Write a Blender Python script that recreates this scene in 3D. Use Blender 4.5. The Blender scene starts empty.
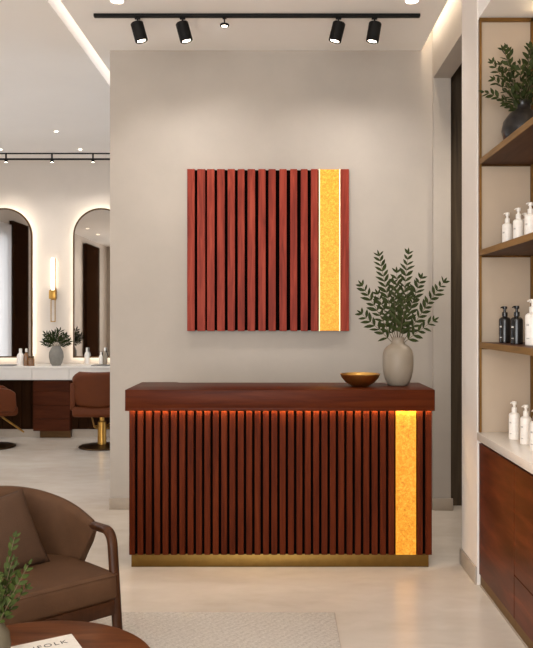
import bpy, bmesh, math, random
from mathutils import Vector, Matrix
random.seed(7)
PI = math.pi
S = bpy.context.scene
COL = S.collection

# ------------------------------------------------------------------ camera, world, daylight and fill light, exposure
EYE = 1.53
FOC = 750.0
cd = bpy.data.cameras.new('camera')
cam = bpy.data.objects.new('camera', cd); COL.objects.link(cam)
cam.location = (0, 0, EYE); cam.rotation_euler = (PI / 2, 0, 0)
cd.sensor_fit = 'VERTICAL'; cd.sensor_height = 36; cd.lens = FOC / 648 * 36
cd.shift_x = -13.5 / 648; cd.shift_y = -6.0 / 648
cd.clip_start = 0.05
S.camera = cam

w = bpy.data.worlds.new('world'); S.world = w; w.use_nodes = True
w.node_tree.nodes['Background'].inputs[0].default_value = (0.78, 0.86, 1.0, 1)
w.node_tree.nodes['Background'].inputs[1].default_value = 1.0

def light(name, kind, loc, rot, energy, color, **kw):
    d = bpy.data.lights.new(name, kind); d.energy = energy; d.color = color
    for k, v in kw.items(): setattr(d, k, v)
    o = bpy.data.objects.new(name, d); COL.objects.link(o)
    o.location = loc; o.rotation_euler = rot
    return o
# added fill light behind an invented rear window; daylight outside the salon window
light('rear_fill_light', 'AREA', (-1.6, -2.75, 1.9), (PI / 2, 0, 0), 265, (1.0, 0.985, 0.965), shape='RECTANGLE', size=4.6, size_y=2.9)
light('daylight_salon_window', 'AREA', (-5.55, 7.2, 1.7), (0, -PI / 2, 0), 60, (0.95, 0.97, 1.0), shape='RECTANGLE', size=2.8, size_y=2.7)

S.view_settings.view_transform = 'Standard'; S.view_settings.look = 'None'
S.view_settings.gamma = 1.0; S.view_settings.use_curve_mapping = False
S.view_settings.exposure = 0.6
S.cycles.use_denoising = True
S.cycles.max_bounces = 8; S.cycles.diffuse_bounces = 5
S.cycles.sample_clamp_indirect = 4.0
S.cycles.caustics_reflective = False; S.cycles.caustics_refractive = False

# ------------------------------------------------------------------ materials
def lin(c):
    return tuple(((v / 255) / 12.92 if v / 255 <= 0.04045 else ((v / 255 + 0.055) / 1.055) ** 2.4) for v in c)
class Mat:
    def __init__(s, name, rough=0.5, metal=0.0, spec=0.5):
        s.m = bpy.data.materials.new(name); s.m.use_nodes = True
        s.n = s.m.node_tree.nodes; s.l = s.m.node_tree.links
        s.b = s.n['Principled BSDF']
        s.b.inputs['Roughness'].default_value = rough; s.b.inputs['Metallic'].default_value = metal
        s.b.inputs['Specular IOR Level'].default_value = spec
        s.geo = None
    def pos(s, scale=(1, 1, 1), rot=(0, 0, 0)):
        g = s.n.new('ShaderNodeNewGeometry'); mp = s.n.new('ShaderNodeMapping')
        mp.inputs['Scale'].default_value = scale; mp.inputs['Rotation'].default_value = rot
        s.l.new(g.outputs['Position'], mp.inputs['Vector']); return mp.outputs[0]
    def noise(s, vec, scale, detail=4, rough=0.55, dist=0.0):
        t = s.n.new('ShaderNodeTexNoise'); t.inputs['Scale'].default_value = scale
        t.inputs['Detail'].default_value = detail; t.inputs['Roughness'].default_value = rough
        t.inputs['Distortion'].default_value = dist
        s.l.new(vec, t.inputs['Vector']); return t.outputs['Fac']
    def ramp(s, fac, stops):
        r = s.n.new('ShaderNodeValToRGB'); e = r.color_ramp.elements
        while len(e) < len(stops): e.new(0.5)
        for i, (p, c) in enumerate(stops):
            e[i].position = p; e[i].color = (*c, 1)
        s.l.new(fac, r.inputs[0]); return r.outputs[0]
    def color(s, sock, inp='Base Color'): s.l.new(sock, s.b.inputs[inp]); return s
    def flat(s, c): s.b.inputs['Base Color'].default_value = (*c, 1); return s
    def bump(s, h, strength=0.2, dist=0.01):
        b = s.n.new('ShaderNodeBump'); b.inputs['Strength'].default_value = strength; b.inputs['Distance'].default_value = dist
        s.l.new(h, b.inputs['Height']); s.l.new(b.outputs[0], s.b.inputs['Normal']); return s
    def emit(s, c, k):
        s.b.inputs['Emission Color'].default_value = (*c, 1); s.b.inputs['Emission Strength'].default_value = k; return s

def mottled(name, c, amt=0.06, scale=3.0, rough=0.8, stretch=(1, 1, 1), bump=0.0, spec=0.3, fine=40):
    m = Mat(name, rough, 0, spec); c = lin(c); p = m.pos(stretch)
    f = m.noise(p, scale, 5, 0.6)
    m.color(m.ramp(f, [(0.3, tuple(v * (1 - amt) for v in c)), (0.7, tuple(min(1, v * (1 + amt)) for v in c))]))
    if bump: m.bump(m.noise(m.pos(), fine, 3), bump, 0.004)
    return m.m
def wood(name, dark, mid, lite, scale=(26, 26, 1.6), rough=0.45, spec=0.15, bump=0.08):
    m = Mat(name, rough, 0, spec); p = m.pos(scale)
    f = m.noise(p, 1.0, 7, 0.62, 0.6)
    m.color(m.ramp(f, [(0.25, lin(dark)), (0.5, lin(mid)), (0.78, lin(lite))]))
    m.bump(f, bump, 0.003); return m.m
def plain(name, c, rough=0.5, metal=0.0, spec=0.5, coat=0.0):
    m = Mat(name, rough, metal, spec); c = lin(c)
    f = m.noise(m.pos(), 60, 3)
    m.color(m.ramp(f, [(0.3, tuple(v * 0.93 for v in c)), (0.7, tuple(min(1, v * 1.05) for v in c))]))
    m.b.inputs['Coat Weight'].default_value = coat; m.b.inputs['Coat Roughness'].default_value = 0.1
    return m.m
def glow(name, c, k, base=(255, 240, 220)):
    m = Mat(name, 0.5); m.flat(lin(base)); m.emit(lin(c), k); return m.m

M = {}
M['plaster'] = mottled('plaster_warm_grey', (178, 169, 159), 0.07, 1.3, 0.85, bump=0.12, fine=25)
M['plaster_salon'] = mottled('plaster_salon', (206, 196, 185), 0.04, 1.6, 0.85, bump=0.1, fine=25)
M['ceiling'] = mottled('ceiling_paint', (244, 240, 235), 0.02, 1.0, 0.9)
M['pillar'] = mottled('pillar_paint', (228, 220, 212), 0.03, 2.0, 0.75)
M['base'] = mottled('baseboard_stone', (166, 153, 138), 0.06, 6, 0.5)
M['darkwall'] = wood('dark_corridor_wood', (58, 48, 37), (76, 64, 50), (92, 79, 62), (18, 18, 1.2), 0.5)
def floor_mat():
    m = Mat('polished_stone_floor', 0.22, 0, 0.5)
    f1 = m.noise(m.pos((1, 1.6, 1)), 0.9, 5, 0.55, 0.4); f2 = m.noise(m.pos((1, 2.2, 1)), 4, 5, 0.55, 0.3)
    mx = m.n.new('ShaderNodeMix'); mx.data_type = 'FLOAT'; mx.inputs[0].default_value = 0.35
    m.l.new(f1, mx.inputs[2]); m.l.new(f2, mx.inputs[3])
    m.color(m.ramp(mx.outputs[0], [(0.25, lin((184, 172, 157))), (0.5, lin((203, 192, 179))), (0.75, lin((218, 209, 198)))]))
    m.b.inputs['Roughness'].default_value = 0.21
    return m.m
M['floor'] = floor_mat()
M['slat'] = wood('red_brown_slat_wood', (54, 19, 6), (80, 30, 10), (98, 42, 17), (34, 34, 2.0), 0.5, 0.06)
M['artslat'] = wood('mahogany_art_wood', (92, 30, 20), (138, 50, 34), (170, 74, 53), (30, 30, 2.2), 0.5, 0.15)
M['desktop'] = wood('desk_top_wood', (54, 20, 7), (76, 31, 11), (94, 43, 18), (1.6, 24, 24), 0.4, 0.08)
M['backing'] = wood('dark_backing', (9, 5, 4), (12, 7, 5), (16, 9, 6), (20, 20, 2), 0.8, 0.0)
M['cabwood'] = wood('cabinet_wood', (54, 21, 10), (90, 39, 20), (122, 60, 34), (12, 2.2, 14), 0.33)
M['vanwood'] = wood('vanity_wood', (52, 23, 11), (72, 34, 17), (88, 45, 25), (2, 20, 16), 0.45, 0.06)
M['tablewood'] = wood('coffee_table_wood', (52, 26, 12), (88, 49, 25), (122, 74, 43), (3.0, 26, 26), 0.35)
M['chairwood'] = wood('armchair_wood', (42, 22, 11), (60, 34, 18), (78, 47, 28), (18, 18, 4), 0.35)
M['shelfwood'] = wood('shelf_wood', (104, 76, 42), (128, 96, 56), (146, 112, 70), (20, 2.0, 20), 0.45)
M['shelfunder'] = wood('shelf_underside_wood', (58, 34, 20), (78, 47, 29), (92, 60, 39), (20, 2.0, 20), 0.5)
M['panelwood'] = wood('dark_panel_wood', (30, 17, 9), (42, 25, 14), (52, 33, 20), (16, 16, 1.2), 0.8, 0.0)
def metal(name, c, rough):
    m = Mat(name, rough, 1.0); c = lin(c); f = m.noise(m.pos((1, 1, 1)), 22, 4)
    m.color(m.ramp(f, [(0.3, tuple(v * 0.85 for v in c)), (0.7, c)])); return m.m
M['brass'] = metal('brushed_brass', (186, 142, 72), 0.32)
M['plinthbrass'] = metal('plinth_brass', (134, 104, 54), 0.42)
M['bowlbrass'] = metal('hammered_bowl_brass', (225, 176, 98), 0.34)
M['bronze'] = metal('bronze_frame', (84, 62, 40), 0.4)
M['darkbrass'] = metal('aged_brass', (138, 104, 60), 0.38)
M['black'] = plain('matt_black_metal', (17, 16, 15), 0.6, spec=.2)
M['ledwarm'] = glow('warm_led', (255, 228, 188), 9.0)
M['ledhalo'] = glow('mirror_halo_led', (255, 240, 220), 9.0)
M['ledcove'] = glow('cove_led', (255, 236, 206), 14.0)
M['ledcoveleft'] = glow('cove_led_left', (255, 226, 184), 2.6)
M['leddesk'] = glow('orange_led', (255, 210, 145), 50.0)
M['lens'] = glow('lamp_lens', (255, 238, 214), 12.0)
M['tubelight'] = glow('sconce_glass', (255, 240, 220), 4.0)
def gold():
    m = Mat('backlit_gold_leaf', 0.4, 0.3); p = m.pos()
    f = m.noise(p, 60, 6, 0.75, 1.0); f2 = m.noise(p, 9, 3)
    a = m.n.new('ShaderNodeMath'); a.operation = 'ADD'; m.l.new(f, a.inputs[0]); m.l.new(f2, a.inputs[1])
    c = m.ramp(f, [(0.34, lin((200, 120, 20))), (0.49, lin((226, 148, 32))), (0.62, lin((240, 178, 66)))])
    m.color(c); m.color(c, 'Emission Color'); m.b.inputs['Emission Strength'].default_value = 0.22
    m.bump(f, 0.5, 0.004); return m.m
M['gold'] = gold()
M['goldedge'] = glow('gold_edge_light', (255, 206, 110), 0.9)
M['leather'] = mottled('brown_armchair_leather', (80, 55, 37), 0.12, 9, 0.65, bump=0.25, spec=0.15, fine=140)
M['pillow'] = mottled('brown_pillow_fabric', (72, 51, 36), 0.08, 14, 0.8, bump=0.4, spec=0.2, fine=220)
M['tan'] = mottled('tan_salon_leather', (88, 44, 20), 0.06, 8, 0.55, spec=0.15)
M['leaf'] = mottled('leaf_green', (50, 58, 27), 0.3, 30, 0.6, spec=0.12)
M['leaflight'] = mottled('leaf_light_green', (56, 66, 27), 0.35, 30, 0.6, spec=0.12)
M['fern'] = mottled('fern_green', (34, 44, 18), 0.3, 30, 0.7, spec=0.05)
M['stem'] = plain('stem_brown', (86, 74, 48), 0.7)
M['stoneware'] = mottled('stoneware_beige', (142, 130, 114), 0.05, 8, 0.5, spec=0.4)
M['darkceramic'] = plain('dark_glazed_ceramic', (34, 30, 28), 0.3, spec=.35, coat=0.1)
M['greypot'] = mottled('grey_stone_pot', (128, 124, 116), 0.12, 20, 0.6)
M['sagepot'] = mottled('grey_green_pot', (98, 90, 73), 0.08, 14, 0.5)
M['whiteplastic'] = plain('white_bottle_plastic', (236, 230, 222), 0.35)
M['blackplastic'] = plain('black_bottle_plastic', (16, 15, 15), 0.25)
M['print'] = plain('grey_print', (186, 181, 174), 0.6)
M['darkprint'] = plain('dark_print', (52, 48, 45), 0.6)
M['amber'] = plain('amber_glass', (122, 84, 50), 0.2, coat=0.4)
M['marble'] = mottled('white_marble', (232, 224, 214), 0.04, 5, 0.25, spec=0.5)
M['quartz'] = mottled('white_quartz', (222, 216, 208), 0.03, 5, 0.35)
M['niche'] = mottled('niche_panel', (174, 157, 138), 0.05, 2.0, 0.8)
M['tray'] = plain('grey_tray', (112, 110, 108), 0.4)
M['paper'] = plain('white_cover', (206, 198, 187), 0.6, spec=.2)
M['ink'] = plain('ink', (60, 54, 48), 0.6)
M['curtain'] = plain('sheer_curtain', (240, 240, 240), 0.9)
def mirror():
    m = Mat('mirror_glass', 0.02, 1.0); m.flat((0.56, 0.53, 0.50)); return m.m
M['mirror'] = mirror()
def pane():
    m = bpy.data.materials.new('window_glass'); m.use_nodes = True; n = m.node_tree.nodes; l = m.node_tree.links
    n.clear(); o = n.new('ShaderNodeOutputMaterial'); mx = n.new('ShaderNodeMixShader'); mx.inputs[0].default_value = 0.08
    t = n.new('ShaderNodeBsdfTransparent'); g = n.new('ShaderNodeBsdfGlossy'); g.inputs['Roughness'].default_value = 0.02
    l.new(t.outputs[0], mx.inputs[1]); l.new(g.outputs[0], mx.inputs[2]); l.new(mx.outputs[0], o.inputs[0]); return m
M['pane'] = pane()
def sheer():
    m = bpy.data.materials.new('sheer_fabric'); m.use_nodes = True; n = m.node_tree.nodes; l = m.node_tree.links
    n.clear(); o = n.new('ShaderNodeOutputMaterial'); mx = n.new('ShaderNodeMixShader'); mx.inputs[0].default_value = 0.5
    t = n.new('ShaderNodeBsdfTranslucent'); t.inputs[0].default_value = (.9, .9, .9, 1); g = n.new('ShaderNodeBsdfDiffuse'); g.inputs[0].default_value = (.85, .85, .85, 1)
    l.new(t.outputs[0], mx.inputs[1]); l.new(g.outputs[0], mx.inputs[2]); l.new(mx.outputs[0], o.inputs[0]); return m
M['sheer'] = sheer()
def rugmat():
    m = Mat('woven_rug', 0.95, 0, 0.1)
    wv = m.n.new('ShaderNodeTexWave'); wv.inputs['Scale'].default_value = 9; wv.inputs['Distortion'].default_value = 3.5; wv.inputs['Detail'].default_value = 3
    m.l.new(m.pos((1, 1, 1), (0, 0, 0.7)), wv.inputs['Vector'])
    f = m.noise(m.pos((1, 1.5, 1), (0, 0, .6)), 75, 6, 0.85)
    a = m.n.new('ShaderNodeMath'); a.operation = 'MULTIPLY_ADD'; a.inputs[1].default_value = 0.04
    m.l.new(wv.outputs['Fac'], a.inputs[0]); m.l.new(f, a.inputs[2])
    m.color(m.ramp(a.outputs[0], [(0.35, lin((180, 170, 158))), (0.55, lin((218, 210, 200))), (0.75, lin((238, 232, 224)))]))
    m.bump(f, 0.9, 0.01); return m.m
M['rug'] = rugmat()

# ------------------------------------------------------------------ mesh helpers
class MB:
    def __init__(s): s.bm = bmesh.new()
    def box(s, x0, x1, y0, y1, z0, z1, bev=0.0, seg=2):
        t = bmesh.new(); bmesh.ops.create_cube(t, size=1)
        for v in t.verts:
            v.co = Vector(((x0 + x1) / 2 + v.co.x * (x1 - x0), (y0 + y1) / 2 + v.co.y * (y1 - y0), (z0 + z1) / 2 + v.co.z * (z1 - z0)))
        if bev: bmesh.ops.bevel(t, geom=list(t.edges), offset=bev, segments=seg, profile=0.5, affect='EDGES')
        s.merge(t); return s
    def merge(s, t, mat=None):
        me = bpy.data.meshes.new('tmp'); t.to_mesh(me); t.free()
        if mat is not None: me.transform(mat)
        s.bm.from_mesh(me); bpy.data.meshes.remove(me)
    def lathe(s, prof, c=(0, 0, 0), seg=32, closed=False):
        rings = []
        for r, z in prof:
            if r < 1e-6: rings.append([s.bm.verts.new((c[0], c[1], c[2] + z))])
            else: rings.append([s.bm.verts.new((c[0] + r * math.cos(2 * PI * i / seg), c[1] + r * math.sin(2 * PI * i / seg), c[2] + z)) for i in range(seg)])
        pairs = list(zip(rings, rings[1:]))
        if closed: pairs.append((rings[-1], rings[0]))
        for a, b in pairs:
            for i in range(seg):
                j = (i + 1) % seg
                if len(a) == 1 and len(b) == 1: continue
                if len(a) == 1: s.bm.faces.new((a[0], b[j], b[i]))
                elif len(b) == 1: s.bm.faces.new((a[i], a[j], b[0]))
                else: s.bm.faces.new((a[i], a[j], b[j], b[i]))
        return s
    def tube(s, pts, rad, seg=10, flat=1.0):
        pts = [Vector(p) for p in pts]; n = len(pts)
        rad = rad if isinstance(rad, (list, tuple)) else [rad] * n
        prev = None; rings = []
        for i, p in enumerate(pts):
            t = (pts[min(i + 1, n - 1)] - pts[max(i - 1, 0)]).normalized()
            if prev is None:
                up = Vector((0, 0, 1)) if abs(t.z) < 0.9 else Vector((1, 0, 0))
                u = t.cross(up).normalized()
            else: u = (prev - t * prev.dot(t)).normalized()
            prev = u; v = t.cross(u)
            rings.append([s.bm.verts.new(p + u * rad[i] * math.cos(2 * PI * k / seg) + v * rad[i] * flat * math.sin(2 * PI * k / seg)) for k in range(seg)])
        for a, b in zip(rings, rings[1:]):
            for k in range(seg): s.bm.faces.new((a[k], a[(k + 1) % seg], b[(k + 1) % seg], b[k]))
        s.bm.faces.new(rings[0][::-1]); s.bm.faces.new(rings[-1]); return s
    def prism(s, poly, z0, z1, axis='z', bev=0.0):
        t = bmesh.new()
        def P(a, b, h): return (a, b, h) if axis == 'z' else ((a, h, b) if axis == 'y' else (h, a, b))
        lo = [t.verts.new(P(a, b, z0)) for a, b in poly]; hi = [t.verts.new(P(a, b, z1)) for a, b in poly]
        t.faces.new(lo[::-1]); t.faces.new(hi); n = len(poly)
        for i in range(n): t.faces.new((lo[i], lo[(i + 1) % n], hi[(i + 1) % n], hi[i]))
        bmesh.ops.recalc_face_normals(t, faces=t.faces)
        if bev:
            es = [e for e in t.edges if e.calc_face_angle(0) > 0.8]
            bmesh.ops.bevel(t, geom=es, offset=bev, segments=2, profile=0.5, affect='EDGES')
        s.merge(t); return s
    def build(s, name, mat, parent=None, loc=None, rot=None, smooth=True, angle=0.6, recalc=True):
        if recalc: bmesh.ops.recalc_face_normals(s.bm, faces=s.bm.faces)
        me = bpy.data.meshes.new(name); s.bm.to_mesh(me); s.bm.free()
        me.materials.append(M[mat] if isinstance(mat, str) else mat)
        if smooth:
            me.polygons.foreach_set('use_smooth', [True] * len(me.polygons)); me.set_sharp_from_angle(angle=angle)
        o = bpy.data.objects.new(name, me); COL.objects.link(o)
        if parent: o.parent = parent
        if loc: o.location = loc
        if rot: o.rotation_euler = rot
        return o
def tag(o, label, cat, group=None):
    o['label'] = label; o['category'] = cat
    if group: o['group'] = group
    return o
def thing(name, label, cat, loc=(0, 0, 0), rz=0.0, group=None):
    o = bpy.data.objects.new(name, None); COL.objects.link(o); o.empty_display_size = 0.1
    o.location = loc; o.rotation_euler = (0, 0, rz); return tag(o, label, cat, group)
def struct(name, mb, mat):
    o = mb.build(name, mat); o['kind'] = 'structure'; return o
def dup(root, loc, rz=None, label=None):
    r = root.copy(); COL.objects.link(r); r.location = loc
    if rz is not None: r.rotation_euler = (0, 0, rz)
    if label: r['label'] = label
    for ch in list(root.children):
        c = ch.copy(); COL.objects.link(c); c.parent = r
        for g in list(ch.children):
            d = g.copy(); COL.objects.link(d); d.parent = c
    return r
def fillet(pts, r=0.05, n=6):
    out = [Vector(pts[0])]
    for i in range(1, len(pts) - 1):
        a, b, c = Vector(pts[i - 1]), Vector(pts[i]), Vector(pts[i + 1])
        p = b + (a - b).normalized() * min(r, (a - b).length / 2); q = b + (c - b).normalized() * min(r, (c - b).length / 2)
        for k in range(n + 1):
            t = k / n; out.append(p * (1 - t) ** 2 + b * 2 * t * (1 - t) + q * t * t)
    out.append(Vector(pts[-1])); return out

# ------------------------------------------------------------------ the setting
CH = 3.67
struct('floor', MB().box(-5.3, 3.1, -2.6, 10.3, -0.1, 0), 'floor')
struct('ceiling', MB().box(-1.48, 1.13, -2.6, 10.2, CH, CH + .05), 'ceiling')
struct('ceiling_salon', MB().box(-5.3, -1.57, -2.6, 10.2, CH, CH + .2), 'ceiling')
struct('ceiling_passage', MB().box(1.36, 3.1, 4.3, 6.3, CH, CH + .2), 'ceiling')
struct('ceiling_recess', MB().box(-1.62, -1.43, -2.6, 10.2, CH + .17, CH + .22).box(1.08, 1.40, 4.3, 6.25, CH + .17, CH + .22), 'ceiling')
struct('wall_back', MB().box(-1.36, 1.22, 6.0, 6.2, 0, CH).box(1.13, 1.22, 6.0, 6.2, CH, CH + .2), 'plaster')
struct('wall_salon', MB().box(-5.3, 1.5, 10.1, 10.3, 0, CH + .2), 'plaster_salon')
HB = 3.44
struct('wall_right', MB().box(1.22, 1.36, 4.66, 5.97, HB, CH + .2).box(1.22, 1.36, 5.97, 6.2, 0, CH + .2), 'plaster')
struct('wall_right_pillar', MB().box(1.13, 1.47, 4.30, 4.66, 0, CH + .2), 'pillar')
struct('wall_right_side', MB().box(1.47, 1.6, -2.6, 4.66, 0, CH + .2), 'plaster')
struct('wall_bulkhead', MB().box(1.134, 1.47, 2.4, 4.30, 3.240, CH + .2), 'ceiling')
pm = MB()
for k in range(7): pm.box(1.36 + k * .24, 1.36 + k * .24 + .232, 6.12, 6.2, 0, CH)
pm.box(1.36, 3.1, 6.18, 6.3, 0, CH); pm.box(1.6, 3.1, 4.2, 4.3, 0, CH); pm.box(3.0, 3.1, 4.3, 6.2, 0, CH)
struct('wall_passage', pm, 'darkwall')
struct('wall_left', MB().box(-5.3, -5.2, -2.6, 5.75, 0, CH).box(-5.3, -5.2, 8.6, 10.2, 0, CH).box(-5.3, -5.2, 5.75, 8.6, 0, .3).box(-5.3, -5.2, 5.75, 8.6, 3.1, CH), 'plaster_salon')
struct('wall_rear', MB().box(-5.3, -3.9, -2.6, -2.5, 0, CH).box(.8, 1.6, -2.6, -2.5, 0, CH).box(-3.9, .8, -2.6, -2.5, 3.35, CH).box(-3.9, .8, -2.6, -2.5, 0, .35), 'plaster')
def window(n, mk):
    fr = MB(); gl = MB(); mk(fr, gl)
    f = struct('window_%d' % n, fr, 'black'); g = gl.build('window_pane', 'pane', f)
def w1(fr, gl):  # unseen rear window, added to go with the fill light
    for x in (-3.9, -2.35, -.8, .75): fr.box(x, x + .05, -2.58, -2.52, .35, 3.35)
    fr.box(-3.85, .75, -2.58, -2.52, .35, .40); fr.box(-3.85, .75, -2.58, -2.52, 3.30, 3.35)
    gl.box(-3.85, .75, -2.556, -2.544, .4, 3.3)
def w2(fr, gl):
    for y in (5.75, 7.15, 8.55): fr.box(-5.28, -5.22, y, y + .05, .3, 3.1)
    fr.box(-5.28, -5.22, 5.8, 8.55, .3, .35); fr.box(-5.28, -5.22, 5.8, 8.55, 3.05, 3.1)
    gl.box(-5.256, -5.244, 5.8, 8.55, .35, 3.05)
window(1, w1); window(2, w2)
struct('baseboard_back', MB().box(-1.365, 1.22, 5.988, 6.0, 0, .09, .003), 'base')
struct('baseboard_right', MB().box(1.118, 1.13, 4.30, 4.672, 0, .10, .003).box(1.13, 1.37, 4.66, 4.672, 0, .10, .003), 'base')
struct('baseboard_jamb', MB().box(1.212, 1.375, 5.956, 5.97, 0, .095, .003), 'base')
struct('baseboard_salon', MB().box(-5.2, 1.5, 10.085, 10.1, 0, .10, .003), 'base')
light('passage_fill_light', 'SPOT', (2.2, 5.2, CH - .05), (0, 0, 0), 80, (1, .88, .74), spot_size=2.4, spot_blend=.8, shadow_soft_size=.1)  # unseen light added to brighten the dark passage
# dark wood wall panels on the left wall, seen in the mirrors
struct('trim_1', MB().box(-5.2, -5.12, 4.75, 5.62, 0, 3.4), 'panelwood')
struct('trim_2', MB().box(-5.2, -5.08, -1.1, .25, 0, 3.5), 'panelwood')
cu = MB(); pts = []
N = 60
for i in range(N + 1):
    y = 5.72 + 2.95 * i / N; pts.append((-5.13 + .025 * math.sin(i * 1.6), y))
for (a, b), (c, d) in zip(pts, pts[1:]):
    q = [cu.bm.verts.new(p) for p in ((a, b, .02), (c, d, .02), (c, d, 3.3), (a, b, 3.3))]; cu.bm.faces.new(q)
bmesh.ops.remove_doubles(cu.bm, verts=cu.bm.verts, dist=1e-5)
tag(cu.build('curtain', 'sheer', recalc=False), 'white sheer curtain over the bright window, reflected in the left arched mirror', 'curtain')

# cove lights hidden in the ceiling slots
tag(MB().box(-1.515, -1.49, -2.3, 10.0, CH + .155, CH + .168).build('cove_light', 'ledcoveleft'), 'warm strip light running in the ceiling slot on the left', 'light', None)
tag(MB().box(1.125, 1.15, 4.68, 5.98, CH + .155, CH + .168).build('cove_light', 'ledcove'), 'warm strip light in the ceiling slot along the right wall', 'light', None)

# ------------------------------------------------------------------ ceiling lamps
WARM = (1.0, 0.95, 0.89)
def downlight(x, y, r, e, label, size=1.9):
    t = thing('recessed_downlight', label, 'ceiling light', (x, y, CH), 0, 'recessed downlights')
    MB().lathe([(r, 0), (r, -.006), (r * .78, -.008), (r * .74, 0)], seg=28, closed=True).build('trim_ring', 'ceiling', t)
    MB().lathe([(0, -.002), (r * .74, -.002), (r * .74, -.0005), (0, -.0005)], seg=28).build('lens', 'lens', t)
    if e:
        l = light('downlight_lamp', 'SPOT', (0, 0, -.02), (0, 0, 0), e, WARM, spot_size=size, spot_blend=.7, shadow_soft_size=.06)
        l.parent = t
    return t
downlight(-1.097, 5.05, .055, 12, 'round recessed downlight above the left end of the front track')
downlight(.888, 5.05, .055, 14, 'round recessed downlight above the right end of the front track')
downlight(-2.56, 8.58, .032, 45, 'recessed downlight in the salon ceiling nearest the front, above the sconce')
downlight(-2.53, 9.5, .032, 22, 'recessed downlight in the salon ceiling close to the rail, right of the other salon downlights')
downlight(-3.54, 9.5, .032, 22, 'recessed downlight in the salon ceiling cut by the left edge of the photo')
downlight(-4.6, 2.1, .045, 30, 'recessed ceiling light reflected high in the right arched mirror, left of the two')
downlight(-4.65, .85, .045, 30, 'recessed ceiling light reflected high in the right arched mirror, right of the two')
for (x, y, e, lb) in ((-3.4, 6.4, 60, 'added recessed salon fill light out of view to the left, halfway to the mirrors'), (-3.4, 3.2, 60, 'added recessed salon fill light out of view to the left, beside the armchair'),
                      (-.9, 2.6, 42, 'added recessed fill light out of view above the coffee table'), (.6, 2.6, 42, 'added recessed fill light out of view above the right end of the rug'),
                      (.6, .6, 45, 'added recessed fill light out of view nearest the added rear window at right'), (-.9, .6, 45, 'added recessed fill light out of view nearest the added rear window at left')):
    downlight(x, y, .055, e, lb, 2.0)  # unseen fixtures and lamps, added to fill the room with light

# front track: bar, and spot heads that hang from it
TY = 5.283
def tz(py): return EYE + (318 - py) / FOC * TY
def tx(px): return (px - 280) / FOC * TY
t = thing('track_rail', 'long black lighting track on the ceiling above the wall panel', 'lighting track', (0, TY, 0))
MB().box(tx(94), tx(420), -.018, .018, tz(17.3), tz(14.2), .003).build('rail', 'black', t)
def spot_head(px, tilt, label, target):
    t = thing('track_spotlight', label, 'spotlight', (tx(px), TY, tz(17.3)), 0, 'spotlights on the front track')
    MB().box(-.02, .02, -.012, .012, -.014, 0, .003).tube([(0, 0, 0), (0, 0, -.05)], .006).build('stem', 'black', t)
    h = bpy.data.objects.new('head', None)
    ax = Vector((math.sin(tilt), .04, -math.cos(tilt))).normalized()
    q = Vector((0, 0, -1)).rotation_difference(ax)
    b = MB().lathe([(0, .0), (.040, 0), (.045, -.006), (.045, -.132), (.038, -.136), (.036, -.126), (0, -.126)], seg=28)
    hd = b.build('head', 'black', t, (-.006 if tilt > 0 else .006, 0, -.038)); hd.rotation_mode = 'QUATERNION'; hd.rotation_quaternion = q
    MB().lathe([(0, -.1255), (.030, -.1255), (.030, -.129), (0, -.129)], seg=24).build('lens', 'lens', hd)
    p0 = t.location + Vector((0, 0, -.20)); d = Vector(target) - p0
    l = light('spot_lamp', 'SPOT', p0, d.to_track_quat('-Z', 'Y').to_euler(), 13, (1.0, .95, .89), spot_size=1.6, spot_blend=1.0, shadow_soft_size=.05)
    return t
spot_head(137.5, .26, 'black spotlight at the left end of the front track', (-.85, 6, 2.35))
spot_head(182.5, .26, 'black spotlight second from the left on the front track', (-.35, 6, 2.5))
spot_head(338.5, -.24, 'black spotlight third from the left, left of the two close together on the front track', (.3, 6, 2.45))
spot_head(374.5, -.16, 'black spotlight at the right end of the front track', (.85, 6, 2.35))
t = thing('track_spotlight', 'tiny round pendant spot at the middle of the front track', 'spotlight', (tx(224.5), TY, tz(17.3)), 0, 'spotlights on the front track')
MB().box(-.014, .014, -.01, .01, -.01, 0).tube([(0, 0, 0), (0, 0, -.05)], .005).build('stem', 'black', t)
MB().lathe([(0, 0), (.026, 0), (.032, -.005), (.032, -.016), (.021, -.018), (.021, -.012), (0, -.012)], (0, 0, -.046), 24).build('head', 'black', t)
MB().lathe([(0, -.0125), (.021, -.0125), (.021, -.015), (0, -.015)], (0, 0, -.046), 24).build('lens', 'lens', t)

# salon rail
SY = 9.73
def sz(py): return EYE + (318 - py) / FOC * SY
def sx(px): return (px - 280) / FOC * SY
t = thing('track_rail', 'double black lighting rail along the salon ceiling above the mirrors', 'lighting track', (0, SY, 0))
MB().box(-4.8, -1.2, -.012, .012, sz(154.0), sz(152.4)).build('upper_bar', 'black', t)
MB().box(-4.8, -1.2, -.012, .012, sz(160.0), sz(158.4)).build('lower_bar', 'black', t)
for px in (-40, 6, 52, 93):
    MB().tube([(sx(px), 0, sz(159.5)), (sx(px), 0, sz(153))], .011).build('hanger', 'black', t)
for px, lb in ((6, 'small spot lamp under the salon rail at the left edge of the photo'), (52, 'small spot lamp under the salon rail between the two mirrors'), (93, 'small spot lamp under the salon rail above the right mirror')):
    t = thing('rail_spotlight', lb, 'spotlight', (sx(px), SY, sz(160)), 0, 'spot lamps under the salon rail')
    MB().lathe([(0, 0), (.020, 0), (.022, -.03), (.017, -.03), (.017, -.024), (0, -.024)], seg=18).build('head', 'black', t)
    MB().lathe([(0, -.0245), (.017, -.0245), (.017, -.029), (0, -.029)], seg=18).build('lens', 'lens', t)
    light('rail_lamp', 'SPOT', (sx(px), SY, sz(160) - .06), (.1, 0, 0), 5, WARM, spot_size=1.8, spot_blend=.8, shadow_soft_size=.03)

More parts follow.
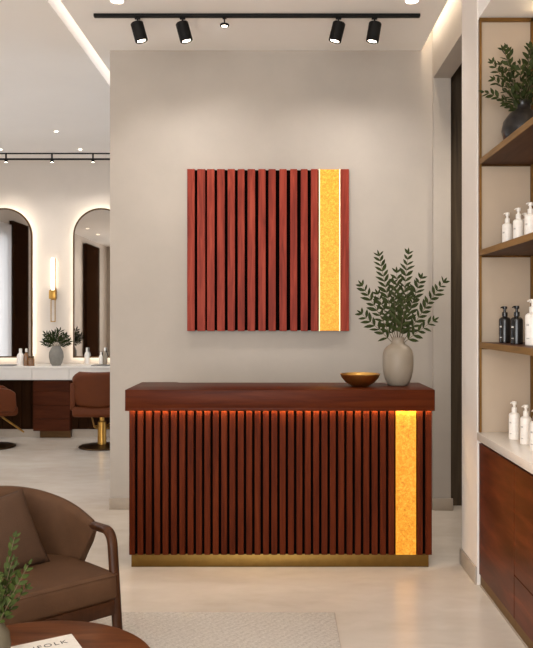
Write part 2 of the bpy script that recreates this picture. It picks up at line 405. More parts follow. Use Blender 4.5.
# ------------------------------------------------------------------ reception desk
DY = 4.6
t = thing('reception_desk', 'reception desk of vertical red-brown slats with overhanging top and glowing gold strip', 'reception desk', (0, DY, 0))
DT = 1.093; DB = .963
MB().prism([(-.945, -.03), (.945, -.03), (.945, .48), (-.68, .48), (-.70, .52), (-.945, .52)], DB + .014, DT, bev=.004).box(-.945, .945, -.03, -.016, DB, DB + .020, .003).build('top', 'desktop', t)
MB().box(-.924, .930, .022, .47, .076, DB + .014).build('body', 'backing', t)
mb = MB(); NS = 32; x0, x1 = -.926, .702
pitch = (x1 - x0 + .0155) / NS
for k in range(NS):
    mb.box(x0 + k * pitch, x0 + k * pitch + pitch - .0155, 0, .024, .076, DB + .012, .0025, 1)
mb.build('slat_panel', 'slat', t, smooth=False)
for a, b in ((.842, .876), (.893, .932)): MB().box(a, b, 0, .024, .076, DB + .012, .0025, 1).build('corner_slat', 'slat', t, smooth=False)
g = MB().box(.711, .836, .004, .024, .076, DB + .012, .001, 1).build('gold_strip', 'gold', t, smooth=False); g['label'] = 'glowing mottled gold strip'
MB().box(-.914, .914, .010, .46, 0, .078, .002).build('plinth', 'plinthbrass', t)
MB().box(-.92, .925, -.014, -.006, DB + .006, DB + .013).build('light_strip', 'leddesk', t)

# ------------------------------------------------------------------ slatted wall panel
AY = 5.95
t = thing('wall_panel', 'square wall artwork of dark red wooden slats with a glowing gold strip', 'wall art', (0, AY, 0))
def ax_(px): return (px - 280) / FOC * AY
AT, AB = EYE + 149 / FOC * AY, EYE - 13 / FOC * AY
MB().box(ax_(188), ax_(348), .022, .05, AB + .005, AT - .005).build('backing_board', 'backing', t)
edges = [(45, 68), (72, 96), (98, 121), (125, 148), (153, 175), (180, 201), (206, 229), (235, 257), (262, 284), (291, 313), (320, 341), (348, 369), (375, 396)]
mb = MB()
for a, b in edges: mb.box(ax_(170 + (a + .6) / 2.665), ax_(170 + (b - 1.6) / 2.665) - .002, 0, .023, AB, AT, .002, 1)
mb.build('slat_panel', 'artslat', t, smooth=False)
MB().box(ax_(341), ax_(349), 0, .05, AB, AT, .002, 1).build('edge_slat', 'artslat', t, smooth=False)
g = MB().box(ax_(320.0), ax_(339.2), .002, .024, AB + .002, AT - .002, .001, 1).build('gold_strip', 'gold', t, smooth=False); g['label'] = 'glowing mottled gold strip'
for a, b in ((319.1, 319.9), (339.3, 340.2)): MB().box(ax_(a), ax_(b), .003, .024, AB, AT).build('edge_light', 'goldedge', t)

# ------------------------------------------------------------------ plants
def leaf(bm, p, d, n, L, W, curl=.15):
    d = d.normalized(); s = d.cross(n)
    if s.length < 1e-4: s = d.cross(Vector((1, 0, 0)))
    s.normalize(); n = s.cross(d).normalized()
    prof = [(0, .06), (.18, .62), (.42, 1.0), (.66, .86), (.86, .42), (1.0, 0.02)]
    L_, C_, R_ = [], [], []
    for u, wv in prof:
        c = p + d * (u * L) - n * (curl * L * u * u)
        C_.append(bm.verts.new(c - n * (W * .10 * wv))); L_.append(bm.verts.new(c - s * W * .5 * wv)); R_.append(bm.verts.new(c + s * W * .5 * wv))
    for i in range(len(prof) - 1):
        bm.faces.new((L_[i], C_[i], C_[i + 1], L_[i + 1])); bm.faces.new((C_[i], R_[i], R_[i + 1], C_[i + 1]))
def branch(parent, base, tip, droop, L, W, n, mat='leaf', start=.22, rad=.0022, rnd=random, fan=None, neat=False):
    base = Vector(base); tip = Vector(tip); ax = tip - base
    mid = base + ax * .5 + Vector((0, 0, droop * ax.length))
    P = lambda u: base * (1 - u) ** 2 + mid * 2 * u * (1 - u) + tip * u * u
    st = MB().tube([P(i / 8) for i in range(9)], [rad * (1.2 - .7 * i / 8) for i in range(9)], 6).build('stem', 'stem', parent)
    lv = bmesh.new()
    for k in range(n):
        u = start + (1 - start) * k / (n - 1)
        p = P(u); tg = (P(min(1, u + .03)) - P(max(0, u - .03))).normalized()
        side = tg.cross(fan if fan is not None else Vector((0, -1, 0)))
        if side.length < .1: side = tg.cross(Vector((1, 0, 0)))
        side.normalize(); up = side.cross(tg)
        roll = rnd.uniform(-.7, .7) + (0 if k % 4 < 2 else 1.0)
        if neat: roll = rnd.uniform(-.35, .35)
        for sg in (1, -1):
            sd = (side * sg * math.cos(roll) + up * math.sin(roll) * (1 if k % 2 else -1)).normalized()
            dd = tg * rnd.uniform(.62, .95) + sd * rnd.uniform(.6, .85)
            nn = Vector((rnd.uniform(-.6, .6), -.8, rnd.uniform(.1, .9)))
            sc = (1.0 if u < .8 else 1.0 - 1.6 * (u - .8)) * rnd.uniform(.82, 1.12)
            leaf(lv, p, dd, nn, L * sc, W * sc, rnd.uniform(.05, .3))
    leaf(lv, P(1), (P(1) - P(.94)), Vector((.2, -1, .3)), L * .7, W * .6)
    m = MB(); m.bm.free(); m.bm = lv
    m.build('leaves', mat, st, recalc=False, angle=3.0)
def bouquet(name, label, loc, tips, L, W, n, mat='leaf', droop=.04, spread=.012, r=None, start=.22, neat=False):
    t = thing(name, label, 'plant', loc); r = r or random.Random(3)
    for (dx, dy, dz) in tips:
        ln = Vector((dx, dy, dz)).length
        branch(t, (dx * .05, dy * .05, -.06), (dx, dy, dz), droop + r.uniform(-.02, .03), L, W, max(4, int(n * ln / .5)), mat, start=start + .06 / (ln + .06) * .6, rnd=r, neat=neat)
    return t

# vase on the desk
VX, VY = .766, 4.87
t = thing('vase', 'matt beige stoneware vase on the right end of the desk', 'vase', (VX, VY, DT))
H = .312
MB().lathe([(0, 0), (.058, 0), (.066, .006), (.084, .04), (.096, .09), (.100, .14), (.099, .195), (.091, .228), (.073, .252), (.050, .266), (.043, .275), (.040, .288), (.041, H - .004), (.043, H), (.036, H), (.034, .28), (.045, .26), (.07, .22), (.08, .14), (.05, .02), (0, .016)], seg=48).build('body', 'stoneware', t, angle=1.0)
tips = [(-.115, .05, .53), (.07, .02, .54), (-.237, -.05, .33), (.30, .03, .355), (.165, .09, .385), (-.226, .06, .15), (.215, -.06, .105), (-.04, -.06, .35), (.05, -.08, .30), (-.12, .08, .28), (.10, .0, .24), (.0, .05, .42)]
bouquet('greenery_branches', 'leafy green branches standing in the beige vase on the desk', (VX, VY, DT + H), tips, .066, .024, 13, r=random.Random(5), start=.14, neat=True)
# bowl
t = thing('bowl', 'shallow brass bowl on the desk left of the vase', 'bowl', (.513, 4.80, DT))
MB().lathe([(0, 0), (.05, 0), (.056, .004), (.09, .024), (.118, .055), (.128, .080), (.124, .081), (.113, .056), (.085, .030), (.04, .012), (0, .010)], seg=48).build('shell', 'bowlbrass', t, angle=1.0)

# ------------------------------------------------------------------ shelving on the right
FX = 1.136; BX = 1.44; EY = 4.28; NY = 2.6
def sh(py): return EYE + (318 - py) / FOC * EY
t = thing('shelving_unit', 'tall built-in shelving with brass-edged wooden shelves on the right', 'shelves', (0, 0, 0))
CT = .878
MB().box(FX + .004, BX, EY - .0, EY + .018, CT, 3.235).build('end_panel', 'niche', t)
MB().box(BX, BX + .02, NY, EY + .018, CT, 3.235).build('back_panel', 'niche', t)
SHT = [sh(159.5), sh(250.5), sh(342.2)]
for z in SHT:
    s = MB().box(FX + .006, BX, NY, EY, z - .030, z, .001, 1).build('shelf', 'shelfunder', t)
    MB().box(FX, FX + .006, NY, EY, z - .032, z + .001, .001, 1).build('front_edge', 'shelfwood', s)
    MB().box(FX + .006, BX, EY - .010, EY, z - .040, z - .030).build('end_trim', 'bronze', s)
mb = MB().box(FX, FX + .012, EY - .012, EY + .016, CT, 3.235)
mb.build('front_upright', 'darkbrass', t)
MB().box(BX - .012, BX, EY - .014, EY, CT, 3.235).build('corner_upright', 'darkbrass', t)
MB().box(FX, BX, EY - .014, EY, 3.217, 3.238).build('top_rail', 'darkbrass', t)
for z in SHT + [3.240]:
    MB().box(BX - .016, BX - .008, NY, EY - .12, z - .038, z - .031).build('light_strip', 'ledwarm', t)

t = tag(MB().box(1.124, BX, NY, EY, CT - .045, CT, .003).build('countertop', 'marble'), 'white stone worktop on the wooden cabinets at right', 'countertop')
def cabinet(y0, y1, label, drawer):
    t = thing('base_cabinet', label, 'cabinet', (1.286, (y0 + y1) / 2, 0), 0, 'wooden cabinets under the white worktop')
    a, b = y0 - (y0 + y1) / 2, y1 - (y0 + y1) / 2
    MB().box(-.125, .14, a, b, .065, CT - .046).build('body', 'backing', t)
    if drawer:
        MB().box(-.15, -.126, a + .002, b - .002, .285, CT - .062, .0015, 1).build('door', 'cabwood', t)
        MB().box(-.15, -.126, a + .002, b - .002, .07, .281, .0015, 1).build('drawer', 'cabwood', t)
    else:
        MB().box(-.15, -.126, a + .002, b - .002, .07, CT - .062, .0015, 1).build('door', 'cabwood', t)
    MB().box(-.142, .14, a, b, .012, .065).build('plinth', 'plinthbrass', t)
    MB().box(-.146, .14, a, b, 0, .012).build('shadow_line', 'base', t)  # grey strip put in as the shadow line along the floor
cabinet(3.64, EY, 'red-brown wooden cabinet with one tall plain door beside the pale pillar', False)
cabinet(NY, 3.638, 'red-brown wooden cabinet with a low drawer, cut by the right edge of the photo', True)

# pump bottles
def bottle(name, mat, mlab, h, r, label, group):
    t = thing(name, label, 'bottle', (0, 0, 0), 0, group)
    hb = h * .70
    MB().lathe([(0, 0), (r * .92, 0), (r, r * .1), (r, hb - r * .55), (r * .93, hb - r * .28), (r * .7, hb - r * .08), (r * .46, hb), (r * .42, hb + .004), (0, hb + .004)], seg=32).build('body', mat, t)
    z = hb + .004
    p = MB().lathe([(0, z), (r * .48, z), (r * .48, z + h * .10), (r * .40, z + h * .115), (r * .22, z + h * .12), (r * .22, z + h * .19), (0, z + h * .19)], seg=24)
    p.lathe([(0, z + h * .19), (r * .38, z + h * .19), (r * .42, z + h * .23), (r * .40, z + h * .27), (0, z + h * .275)], seg=24)
    p.tube([(0, 0, z + h * .245), (-r * .6, -r * .35, z + h * .245), (-r * .85, -r * .5, z + h * .225)], [r * .16, r * .13, r * .10], 8)
    p.build('pump', mat, t)
    rr = r * 1.004
    def patch(a0, a1, z0, z1, n=5):
        lb = MB()
        c = [[lb.bm.verts.new((rr * math.cos(a0 + (a1 - a0) * i / n), rr * math.sin(a0 + (a1 - a0) * i / n), q)) for q in (z0, z1)] for i in range(n + 1)]
        for p, q in zip(c, c[1:]): lb.bm.faces.new((p[0], q[0], q[1], p[1]))
        lb.build('label_print', mlab, t, recalc=False)
    A = PI + .55
    patch(A - .30, A + .20, hb * .60, hb * .66); patch(A - .26, A + .24, hb * .20, hb * .235)
    return t
gw = 'white pump bottles on the right shelves'
wb = bottle('pump_bottle', 'whiteplastic', 'print', .205, .029, 'white pump bottle at the far left end of the row on the upper bottle shelf', gw)
wb.location = (1.27, 4.19, SHT[1])
W_ = lambda loc, lb, rz=0: dup(wb, loc, rz, lb)
W_((1.275, 4.01, SHT[1]), 'white pump bottle second from the left in the row on the upper bottle shelf')
W_((1.375, 4.20, SHT[1]), 'white pump bottle half hidden behind the others on the upper bottle shelf')
W_((1.275, 3.82, SHT[1]), 'white pump bottle at the right end of the upper bottle shelf, nearest')
wl = bottle('pump_bottle', 'whiteplastic', 'print', .235, .038, 'large white pump bottle right of the two black bottles', gw); wl.location = (1.268, 3.76, SHT[2])
bb = bottle('pump_bottle', 'blackplastic', 'print', .205, .032, 'left black pump bottle on the middle shelf', 'black pump bottles'); bb.location = (1.25, 4.17, SHT[2])
dup(bb, (1.25, 3.96, SHT[2]), None, 'right black pump bottle on the middle shelf, beside the large white one')
W_((1.262, 4.04, CT), 'white pump bottle farthest left on the white worktop')
W_((1.272, 3.88, CT), 'white pump bottle in the middle of the three on the white worktop')
W_((1.262, 3.70, CT), 'white pump bottle on the white worktop cut by the right edge of the photo')

# vase and greenery on the top shelf
t = thing('vase', 'dark glossy round vase on the top shelf at right', 'vase', (1.315, 4.07, SHT[0]))
MB().lathe([(0, 0), (.06, 0), (.068, .006), (.098, .06), (.110, .112), (.102, .16), (.07, .205), (.045, .222), (.042, .25), (.05, .268), (.044, .268), (.036, .25), (.04, .22), (.08, .15), (.06, .03), (0, .02)], seg=48).build('body', 'darkceramic', t, angle=1.0)
tips = [(-.07, .05, .31), (-.17, -.03, .20), (-.20, .02, .06), (-.13, -.09, -.02), (.04, 0, .30), (.11, -.06, .24), (.09, .06, .30), (.14, .05, .14), (-.05, -.12, .16), (.05, -.16, .20), (-.10, .06, .22), (.12, -.10, .06), (.0, -.12, .08), (-.11, -.03, .27), (.02, -.08, .26), (-.15, .0, .12), (-.05, -.1, .05), (.06, -.05, .15)]
bouquet('greenery_branches', 'bushy dark green branches in the dark vase on the top shelf', (1.315, 4.07, SHT[0] + .268), tips, .05, .023, 17, r=random.Random(9), droop=.12, start=.1)

# ------------------------------------------------------------------ rug
mb = MB().box(-1.75, .28, 2.0, 3.876, .0, .012, .004)
tag(mb.build('rug', 'rug'), 'pale beige woven rug on the stone floor in front of the desk', 'rug')

# ------------------------------------------------------------------ armchair
CX, CY, CR = -1.17, 3.33, math.radians(41)
FL = .012
t = thing('armchair', 'brown leather tub armchair with curved wooden arms on the rug', 'armchair', (CX, CY, FL), CR)
def shell():
    m = MB(); NP = 48; rings = []
    for i in range(NP + 1):
        s = -1 + 2 * i / NP
        lim = 1.0
        f = abs(s)
        topz = .690 - .145 * (f ** 1.45) - (.0 if f < .97 else .0)
        ring = []
        prof = []
        th = .036 - .020 * f ** 6
        for (o, q) in ((-1, 0), (-1, .35), (-1, .7), (-.95, .92), (-.55, 1.0), (0, 1.02), (.55, 1.0), (.95, .92), (1, .7), (1, .35), (1, 0)):
            prof.append((o * th, q))
        for o, q in prof:
            z = .27 + (topz - .27) * q
            ang = s * math.radians(80 + 21 * q)
            e = .80
            sx_, cx_ = math.sin(ang), math.cos(ang)
            lean = .035 * (z - .27) / .4
            a, b = .325 + lean + o, .345 + lean * 1.6 + o
            x = a * math.copysign(abs(sx_) ** e, sx_); y = .0 + b * math.copysign(abs(cx_) ** e, cx_) * (1 if cx_ > 0 else .75)
            tap = 1.0
            ring.append(m.bm.verts.new((x * tap, y, z)))
        rings.append(ring)
    for a, b in zip(rings, rings[1:]):
        for k in range(len(a)):
            m.bm.faces.new((a[k], a[(k + 1) % len(a)], b[(k + 1) % len(b)], b[k]))
    m.bm.faces.new(rings[0]); m.bm.faces.new(rings[-1][::-1])
    es = [e for f_ in m.bm.faces if len(f_.verts) == 11 for e in f_.edges]
    bmesh.ops.bevel(m.bm, geom=list(set(es)), offset=.012, segments=3, profile=.5, affect='EDGES')
    return m
shell().build('backrest', 'leather', t, angle=1.2)
def cushion(wx, dy, z0, z1, y0, crown=.02, r=.045, nx=34, ny=34):
    m = MB(); pts = {}
    for side in (0, 1):
        for i in range(nx + 1):
            for j in range(ny + 1):
                u = math.sin((-1 + 2 * i / nx) * PI / 2); v = math.sin((-1 + 2 * j / ny) * PI / 2)
                k = 5
                sq = lambda p, q: p * (1 - .5 * abs(q) ** 12 * .08)
                x = sq(u, v) * wx / 2; y = y0 + dy / 2 + sq(v, u) * dy / 2
                e = max(abs(u), abs(v))
                ed = min((1 - abs(u)) * wx / 2, (1 - abs(v)) * dy / 2)
                rr = max(0, 1 - ed / r); hh = (z1 - z0) / 2
                drop = r * (1 - math.sqrt(max(0, 1 - rr * rr)))
                cr = crown * (1 - u * u) * (1 - v * v)
                z = (z1 - drop + cr) if side else (z0 + drop)
                pts[side, i, j] = m.bm.verts.new((x, y, z))
    for side in (0, 1):
        for i in range(nx):
            for j in range(ny):
                f = [pts[side, i, j], pts[side, i + 1, j], pts[side, i + 1, j + 1], pts[side, i, j + 1]]
                m.bm.faces.new(f if side else f[::-1])
    ring = [(i, 0) for i in range(nx)] + [(nx, j) for j in range(ny)] + [(i, ny) for i in range(nx, 0, -1)] + [(0, j) for j in range(ny, 0, -1)]
    for a, b in zip(ring, ring[1:] + ring[:1]):
        m.bm.faces.new((pts[0, *a], pts[0, *b], pts[1, *b], pts[1, *a]))
    return m
sc_ = cushion(.655, .66, .280, .398, -.375, .014, .026); sc_o = sc_.build('seat_cushion', 'leather', t, angle=1.2)
sc_o.rotation_euler = (-.07, 0, 0); sc_o.location = (0, .01, -.022)
MB().tube(fillet([(-.326, .2, .389), (-.322, -.371, .389), (.322, -.371, .389), (.326, .2, .389)], .03), .003, 6).build('piping', 'leather', sc_o)
MB().box(-.30, .30, -.345, .25, .225, .288, .006).build('seat_frame', 'chairwood', t)
for sg in (-1, 1):
    pts = fillet([(sg * .360, .02, .535), (sg * .328, -.262, .566), (sg * .310, -.365, .0)], .075, 8)
    MB().tube(pts, [.023] * len(pts), 14, .85).build('arm_and_leg', 'chairwood', t)
    MB().tube([(sg * .27, .22, .28), (sg * .31, .33, 0)], [.021, .016], 12).build('leg', 'chairwood', t)

# pillow
def pillow(size, thick):
    m = MB(); n = 20; P = {}
    for sd in (1, -1):
        for i in range(n + 1):
            for j in range(n + 1):
                u = -1 + 2 * i / n; v = -1 + 2 * j / n
                pin = 1 - .07 * (1 - u * u) * abs(v) ** 3 * 1.0; pin2 = 1 - .07 * (1 - v * v) * abs(u) ** 3
                k = max(0, (1 - u * u) * (1 - v * v)) ** .45
                P[sd, i, j] = m.bm.verts.new((u * pin2 * size / 2, sd * thick / 2 * k, v * pin * size / 2))
        for i in range(n):
            for j in range(n):
                f = [P[sd, i, j], P[sd, i + 1, j], P[sd, i + 1, j + 1], P[sd, i, j + 1]]; m.bm.faces.new(f)
    bmesh.ops.remove_doubles(m.bm, verts=m.bm.verts, dist=1e-5); return m
pl = pillow(.37, .13).build('cushion', 'pillow', angle=1.5)
R = Matrix.Rotation(CR, 4, 'Z')
lp = R @ Vector((-.03, .115, 0))
pl.location = (CX + lp.x, CY + lp.y, FL + .395 + .132)
pl.rotation_euler = (Matrix.Rotation(CR + .1, 4, 'Z') @ Matrix.Rotation(-.50, 4, 'X') @ Matrix.Rotation(-.12, 4, 'Y')).to_euler()
tag(pl, 'square brown cushion leaning on the back of the armchair', 'cushion')

# ------------------------------------------------------------------ coffee table, book, small vase
TX, TYY, TH = -.82, 2.39, .388
t = thing('coffee_table', 'round brown wooden coffee table in front of the armchair', 'coffee table', (TX, TYY, FL))
MB().lathe([(0, TH - .036), (.40, TH - .036), (.416, TH - .028), (.422, TH - .014), (.418, TH - .003), (.412, TH), (0, TH)], seg=96).build('top', 'tablewood', t)
for k in range(3):
    a = 2 * PI * k / 3 + .4
    MB().tube([(.24 * math.cos(a), .24 * math.sin(a), TH - .036), (.33 * math.cos(a), .33 * math.sin(a), 0)], [.022, .014], 14).build('leg', 'tablewood', t)
TZ = FL + TH
ang = math.atan2(.096, .162)
bk = thing('book', 'white paperback with dark capital letters lying on the coffee table', 'book', (-.734, 2.642, TZ), ang)
BW, BL, BT = .235, .30, .018
MB().box(-BW + .001, -.001, -BL + .001, -.001, .001, BT - .001).build('pages', 'paper', bk)
MB().box(-BW, 0, -BL, 0, BT - .001, BT, .0004, 1).box(-BW, 0, -BL, 0, 0, .001).box(-BW, -BW + .001, -BL, 0, 0, BT).build('cover', 'paper', bk)
tc = bpy.data.curves.new('txt', 'FONT'); tc.body = 'KINFOLK'; tc.size = .036; tc.align_x = 'CENTER'; tc.extrude = .0003; tc.space_character = 1.25
to = bpy.data.objects.new('txt', tc); COL.objects.link(to)
bpy.context.view_layer.update()
me = bpy.data.meshes.new_from_object(to.evaluated_get(bpy.context.evaluated_depsgraph_get())); bpy.data.objects.remove(to)
me.materials.clear(); me.materials.append(M['ink'])
tt = bpy.data.objects.new('title_lettering', me); COL.objects.link(tt); tt.parent = bk; tt.location = (-.118, -.066, BT + .0003)

t = thing('vase', 'small grey-green vase on the coffee table at the left edge of the photo', 'vase', (-.93, 2.43, TZ))
MB().lathe([(0, 0), (.036, 0), (.050, .03), (.056, .07), (.050, .11), (.034, .135), (.028, .15), (.031, .165), (.026, .165), (.022, .15), (.03, .12), (.046, .07), (.03, .01), (0, .008)], seg=40).build('body', 'sagepot', t, angle=1.0)
tips = [(.052, .05, .24), (.115, .0, .165), (.075, -.04, .07), (-.05, .04, .22), (.03, -.05, .16), (.055, .02, .17), (.035, -.03, .09), (.065, .04, .11), (.015, -.06, .11), (-.02, .06, .20), (.09, .05, .07), (.06, .03, .15), (.02, .0, .12), (-.08, 0, .15)]
bouquet('greenery_branches', 'small leafy sprigs in the vase on the coffee table', (-.93, 2.43, TZ + .165), tips, .033, .014, 22, 'leaflight', r=random.Random(11), droop=.06, start=.12)

# ------------------------------------------------------------------ salon
VF = 9.5
def vz(py, Y=VF): return EYE + (318 - py) / FOC * Y
def vx(px, Y=VF): return (px - 280) / FOC * Y
VT = vz(366.5); VBm = vz(380)
t = thing('vanity_counter', 'long white vanity counter along the salon wall under the mirrors', 'counter', (0, VF, 0))
MB().box(-5.15, -1.0, 0, .58, VT - .03, VT, .003).build('worktop', 'quartz', t)
xs = [-5.15, vx(-64), vx(-27), vx(31.8), vx(69), -1.0]
for a, b in zip(xs, xs[1:]): MB().box(a + .002, b - .002, .004, .05, VBm, VT - .031, .001, 1).build('fascia', 'quartz', t)
mb = MB()
for k in range(34): mb.box(-5.15 + k * .122, -5.15 + k * .122 + .116, .15, .18, .10, VBm + .02)
mb.box(-5.15, -1.0, .17, .20, .10, VBm + .02)
mb.build('back_panel', 'panelwood', t)
MB().box(-5.15, -1.0, .16, .19, 0, .10).build('kickboard', 'base', t)
t = thing('vanity_cabinet', 'red-brown drawer unit under the white vanity counter between the salon chairs', 'drawer unit', (vx(50.5), VF + .04, 0))
hw = vx(69) - vx(50.5)
MB().box(-hw, hw, .02, .108, .09, VBm - .012).build('body', 'vanwood', t)
zs = [.092, .25, .42, vz(391), VBm - .014]
for a, b in zip(zs, zs[1:]): MB().box(-hw + .002, hw - .002, 0, .02, a, b - .005, .0015, 1).build('drawer', 'vanwood', t)
MB().box(-hw + .07, hw - .005, .05, .108, 0, .09).build('plinth', 'bronze', t)

def mirror_thing(px, label):
    x = vx(px, 10.06); r = 28.0 / FOC * 10.06
    zt = EYE + (318 - 208.5) / FOC * 10.06; zb = EYE + (318 - 357.5) / FOC * 10.06
    def outline(rr, zb_):
        return [(-rr, zb_), (rr, zb_)] + [(rr * math.cos(a * PI / 32), zt - r + rr * math.sin(a * PI / 32)) for a in range(0, 33)]
    t = thing('arched_mirror', label, 'mirror', (x, 10.1, 0), 0, 'arched mirrors on the salon wall')
    MB().prism(outline(r - .010, zb + .010), -.087, -.075, 'y').build('glass', 'mirror', t, smooth=False)
    m = MB(); o = outline(r, zb); i_ = outline(r - .02, zb + .02); n = len(o)
    V = [[m.bm.verts.new((p[0], y, p[1])) for p in q] for q, y in ((o, -.092), (i_, -.092), (i_, -.070), (o, -.070))]
    for a, b in zip(V, V[1:] + V[:1]):
        for k in range(n): m.bm.faces.new((a[k], a[(k + 1) % n], b[(k + 1) % n], b[k]))
    m.build('frame', 'bronze', t, smooth=False)
    m = MB(); o = outline(r - .012, zb + .012); i_ = outline(r - .03, zb + .03)
    V = [[m.bm.verts.new((p[0], y, p[1])) for p in q] for q, y in ((o, -.066), (i_, -.066), (i_, -.056), (o, -.056))]
    for a, b in zip(V, V[1:] + V[:1]):
        for k in range(n): m.bm.faces.new((a[k], a[(k + 1) % n], b[(k + 1) % n], b[k]))
    m.build('halo_light', 'ledhalo', t, smooth=False)
    MB().prism(outline(r - .05, zb + .05), -.074, 0, 'y').build('backing', 'backing', t, smooth=False)
mirror_thing(5.5, 'backlit arched mirror at the left edge of the photo, left of the brass sconce')
mirror_thing(102, 'backlit arched mirror right of the brass sconce, partly hidden by the feature wall')

# sconce
X = vx(52.8, 10.04)
def wz(py): return EYE + (318 - py) / FOC * 10.04
t = thing('wall_sconce', 'slim brass wall lamp with a glowing glass tube between the two mirrors', 'wall lamp', (X, 10.1, 0))
MB().lathe([(0, wz(290)), (.018, wz(290)), (.019, wz(289)), (.019, wz(258.5)), (.016, wz(258)), (0, wz(258))], (0, -.06, 0), 20).build('glass_tube', 'tubelight', t)
MB().box(-.045, .045, -.095, -.02, wz(299), wz(290), .008).build('holder', 'brass', t)
MB().box(-.03, .03, -.03, 0, wz(300), wz(288), .004).build('wall_plate', 'brass', t)
m = MB()
for sx2 in (-.024, .030): m.tube([(sx2, -.06, wz(322)), (sx2, -.06, wz(298))], .006, 8)
m.tube([(-.024, -.06, wz(321.5)), (.030, -.06, wz(321.5))], .006, 8)
m.build('rods', 'brass', t)
MB().tube([(.030, -.06, wz(292)), (.030, -.06, wz(258))], .007, 8).build('tube_rail', 'brass', t)

# counter things
def small_bottle(px, top, wpx, mat, capmat, label, Y=9.66, cap=True, base=None):
    z0 = VT; h = EYE + (318 - top) / FOC * Y - z0; r = wpx / 2 / FOC * Y
    t = thing('salon_bottle', label, 'bottle', (vx(px, Y), Y, z0), 0, 'bottles on the vanity counter')
    MB().lathe([(0, 0), (r * .95, 0), (r, .006), (r, h * .55), (r * .85, h * .66), (r * .42, h * .76), (r * .38, h * .80), (0, h * .80)], seg=20).build('body', mat, t)
    MB().lathe([(0, h * .80), (r * .44, h * .80), (r * .44, h * .97), (r * .3, h), (0, h)], seg=16).build('cap', capmat, t)
small_bottle(20.5, 348.5, 7, 'whiteplastic', 'whiteplastic', 'white bottle on the vanity counter below the left mirror')
small_bottle(26.3, 348.5, 5, 'amber', 'whiteplastic', 'slim amber bottle with white cap on the vanity counter')
r = 3.2 / FOC * 9.66
t = thing('jar', 'small brown glass jar on the vanity counter right of the bottles', 'jar', (vx(31.2, 9.62), 9.62, VT))
MB().lathe([(0, 0), (r, 0), (r, .09), (r * .8, .10), (0, .10)], seg=20).build('body', 'amber', t)
MB().lathe([(0, .10), (r * .85, .10), (r * .85, .125), (0, .125)], seg=20).build('lid', 'bronze', t)
small_bottle(87, 347.5, 5, 'whiteplastic', 'whiteplastic', 'small white bottle standing in for a reflection in the right mirror', Y=9.98)  # this bottle and the next two stand in for mirror reflections
small_bottle(105, 347.5, 4.5, 'stoneware', 'whiteplastic', 'slim pale bottle by the feature wall, standing in for a reflection in the right mirror', Y=9.98)
small_bottle(101, 352, 4.5, 'whiteplastic', 'whiteplastic', 'short white bottle beside the slim pale one, standing in for a mirror reflection', Y=9.98)
tag(MB().box(vx(92, 9.62), vx(116, 9.62), 9.56, 9.78, VT, VT + .012, .004).build('tray', 'tray'), 'flat grey tray on the vanity counter behind the right salon chair', 'tray', 'grey trays on the vanity counter')
tag(MB().box(vx(-10, 9.62), vx(15, 9.62), 9.54, 9.78, VT, VT + .010, .004).build('tray', 'tray'), 'flat grey tray on the vanity counter at the left edge of the photo', 'tray', 'grey trays on the vanity counter')
PX, PY = vx(56.3, 9.7), 9.7
t = thing('vase', 'mottled grey stone pot on the vanity counter between the mirrors', 'vase', (PX, PY, VT))
MB().lathe([(0, 0), (.055, 0), (.076, .04), (.093, .11), (.090, .17), (.066, .222), (.056, .238), (.058, .255), (.05, .255), (.048, .235), (.075, .15), (.05, .01), (0, .01)], seg=36).build('body', 'greypot', t, angle=1.0)
rr = random.Random(4)
t = thing('fern', 'short spiky green fern in the grey pot on the vanity counter', 'plant', (PX, PY, VT + .255))
for k in range(9):
    a = -1.25 + 2.5 * k / 8; ln = rr.uniform(.17, .23) * (1 - .18 * abs(a))
    tip = Vector((math.sin(a) * ln * 1.05, rr.uniform(-.09, .09), max(.03, math.cos(a) * ln)))
    st = MB().tube([(0, 0, -.05), tip * .5, tip * .9], [.004, .003, .002], 6).build('stem', 'stem', t)
    lv = bmesh.new()
    for q in range(5):
        u = .25 + .15 * q
        for sg in (1, -1):
            sd = Vector((math.cos(a) * sg, rr.uniform(-.5, .5), -math.sin(a) * sg))
            leaf(lv, tip * u, tip.normalized() * 1.0 + sd * .8, Vector((rr.uniform(-.4, .4), -.8, .5)), .08 * rr.uniform(.8, 1.1), .021, .1)
    leaf(lv, tip * .9, tip.normalized(), Vector((0, -1, .3)), .07, .02, .1)
    m = MB(); m.bm.free(); m.bm = lv; m.build('leaves', 'fern', st, recalc=False, angle=3.0)

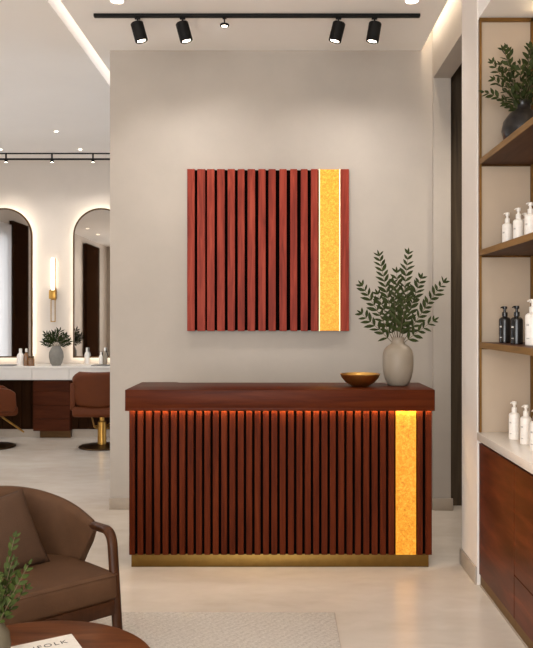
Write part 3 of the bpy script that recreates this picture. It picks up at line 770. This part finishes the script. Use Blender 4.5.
# salon chairs, facing the mirrors
def salon_chair(label, loc, rz):
    t = thing('salon_chair', label, 'chair', loc, rz, 'tan salon chairs at the vanity')
    MB().lathe([(0, 0), (.265, 0), (.272, .006), (.268, .016), (.10, .030), (.045, .036), (0, .036)], seg=48).build('base_disc', 'bronze', t)
    MB().lathe([(0, .034), (.052, .034), (.050, .30), (.040, .31), (.030, .31), (.030, .40), (0, .40)], seg=24).build('column', 'brass', t)
    m = MB(); m.tube([(.048, 0, .25), (.12, -.02, .30), (.17, -.03, .29)], .008, 8); m.build('pump_lever', 'brass', t)
    m = MB(); m.tube(fillet([(-.15, .1, .36), (-.17, .34, .17), (.17, .34, .17), (.15, .1, .36)], .05), .010, 8); m.tube([(-.16, .30, .205), (.16, .30, .205)], .010, 8); m.build('footrest', 'brass', t)
    cushion(.57, .56, .385, .505, -.30, .02, .045).build('seat', 'tan', t, angle=1.2)
    # backrest: curved padded shell standing behind the seat
    m = MB(); NX, NZ = 20, 14; P = {}
    for sd in (0, 1):
        for i in range(NX + 1):
            for j in range(NZ + 1):
                u = -1 + 2 * i / NX; v = j / NZ
                zc = .49 + .42 * v; hw_ = .300 - .02 * (1 - v) - .09 * max(0, (v - .78) / .22) ** 2 - .06 * max(0, (.14 - v) / .14) ** 2
                e = max(abs(u) ** 8, abs(2 * v - 1) ** 10)
                th = .09 * math.sqrt(max(0.0, 1 - e * .96))
                y = -.27 - .06 * v + .11 * u * u + (th / 2 if sd else -th / 2)
                P[sd, i, j] = m.bm.verts.new((u * hw_, y, zc))
    for sd in (0, 1):
        for i in range(NX):
            for j in range(NZ):
                f = [P[sd, i, j], P[sd, i + 1, j], P[sd, i + 1, j + 1], P[sd, i, j + 1]]; m.bm.faces.new(f)
    ring = [(i, 0) for i in range(NX)] + [(NX, j) for j in range(NZ)] + [(i, NZ) for i in range(NX, 0, -1)] + [(0, j) for j in range(NZ, 0, -1)]
    for a, b in zip(ring, ring[1:] + ring[:1]): m.bm.faces.new((P[0, *a], P[0, *b], P[1, *b], P[1, *a]))
    m.build('backrest', 'tan', t, angle=1.2)
    for sg in (-1, 1):
        a = MB().prism([(-.24, .46), (.20, .44), (.23, .50), (.22, .66), (.16, .70), (-.24, .78)], -.032, .032, 'x', bev=.016)
        o = a.build('armrest', 'tan', t, (sg * .292, 0, 0)); o.rotation_euler = (0, 0, sg * -.03)
    return t
sc1 = salon_chair('tan leather salon chair seen from behind, partly hidden by the feature wall', ((102 - 280) / FOC * 8.9, 8.9, 0), 0)
dup(sc1, ((-8 - 280) / FOC * 8.9, 8.9, 0), math.radians(-62), 'tan leather salon chair turned aside, cut by the left edge of the photo')
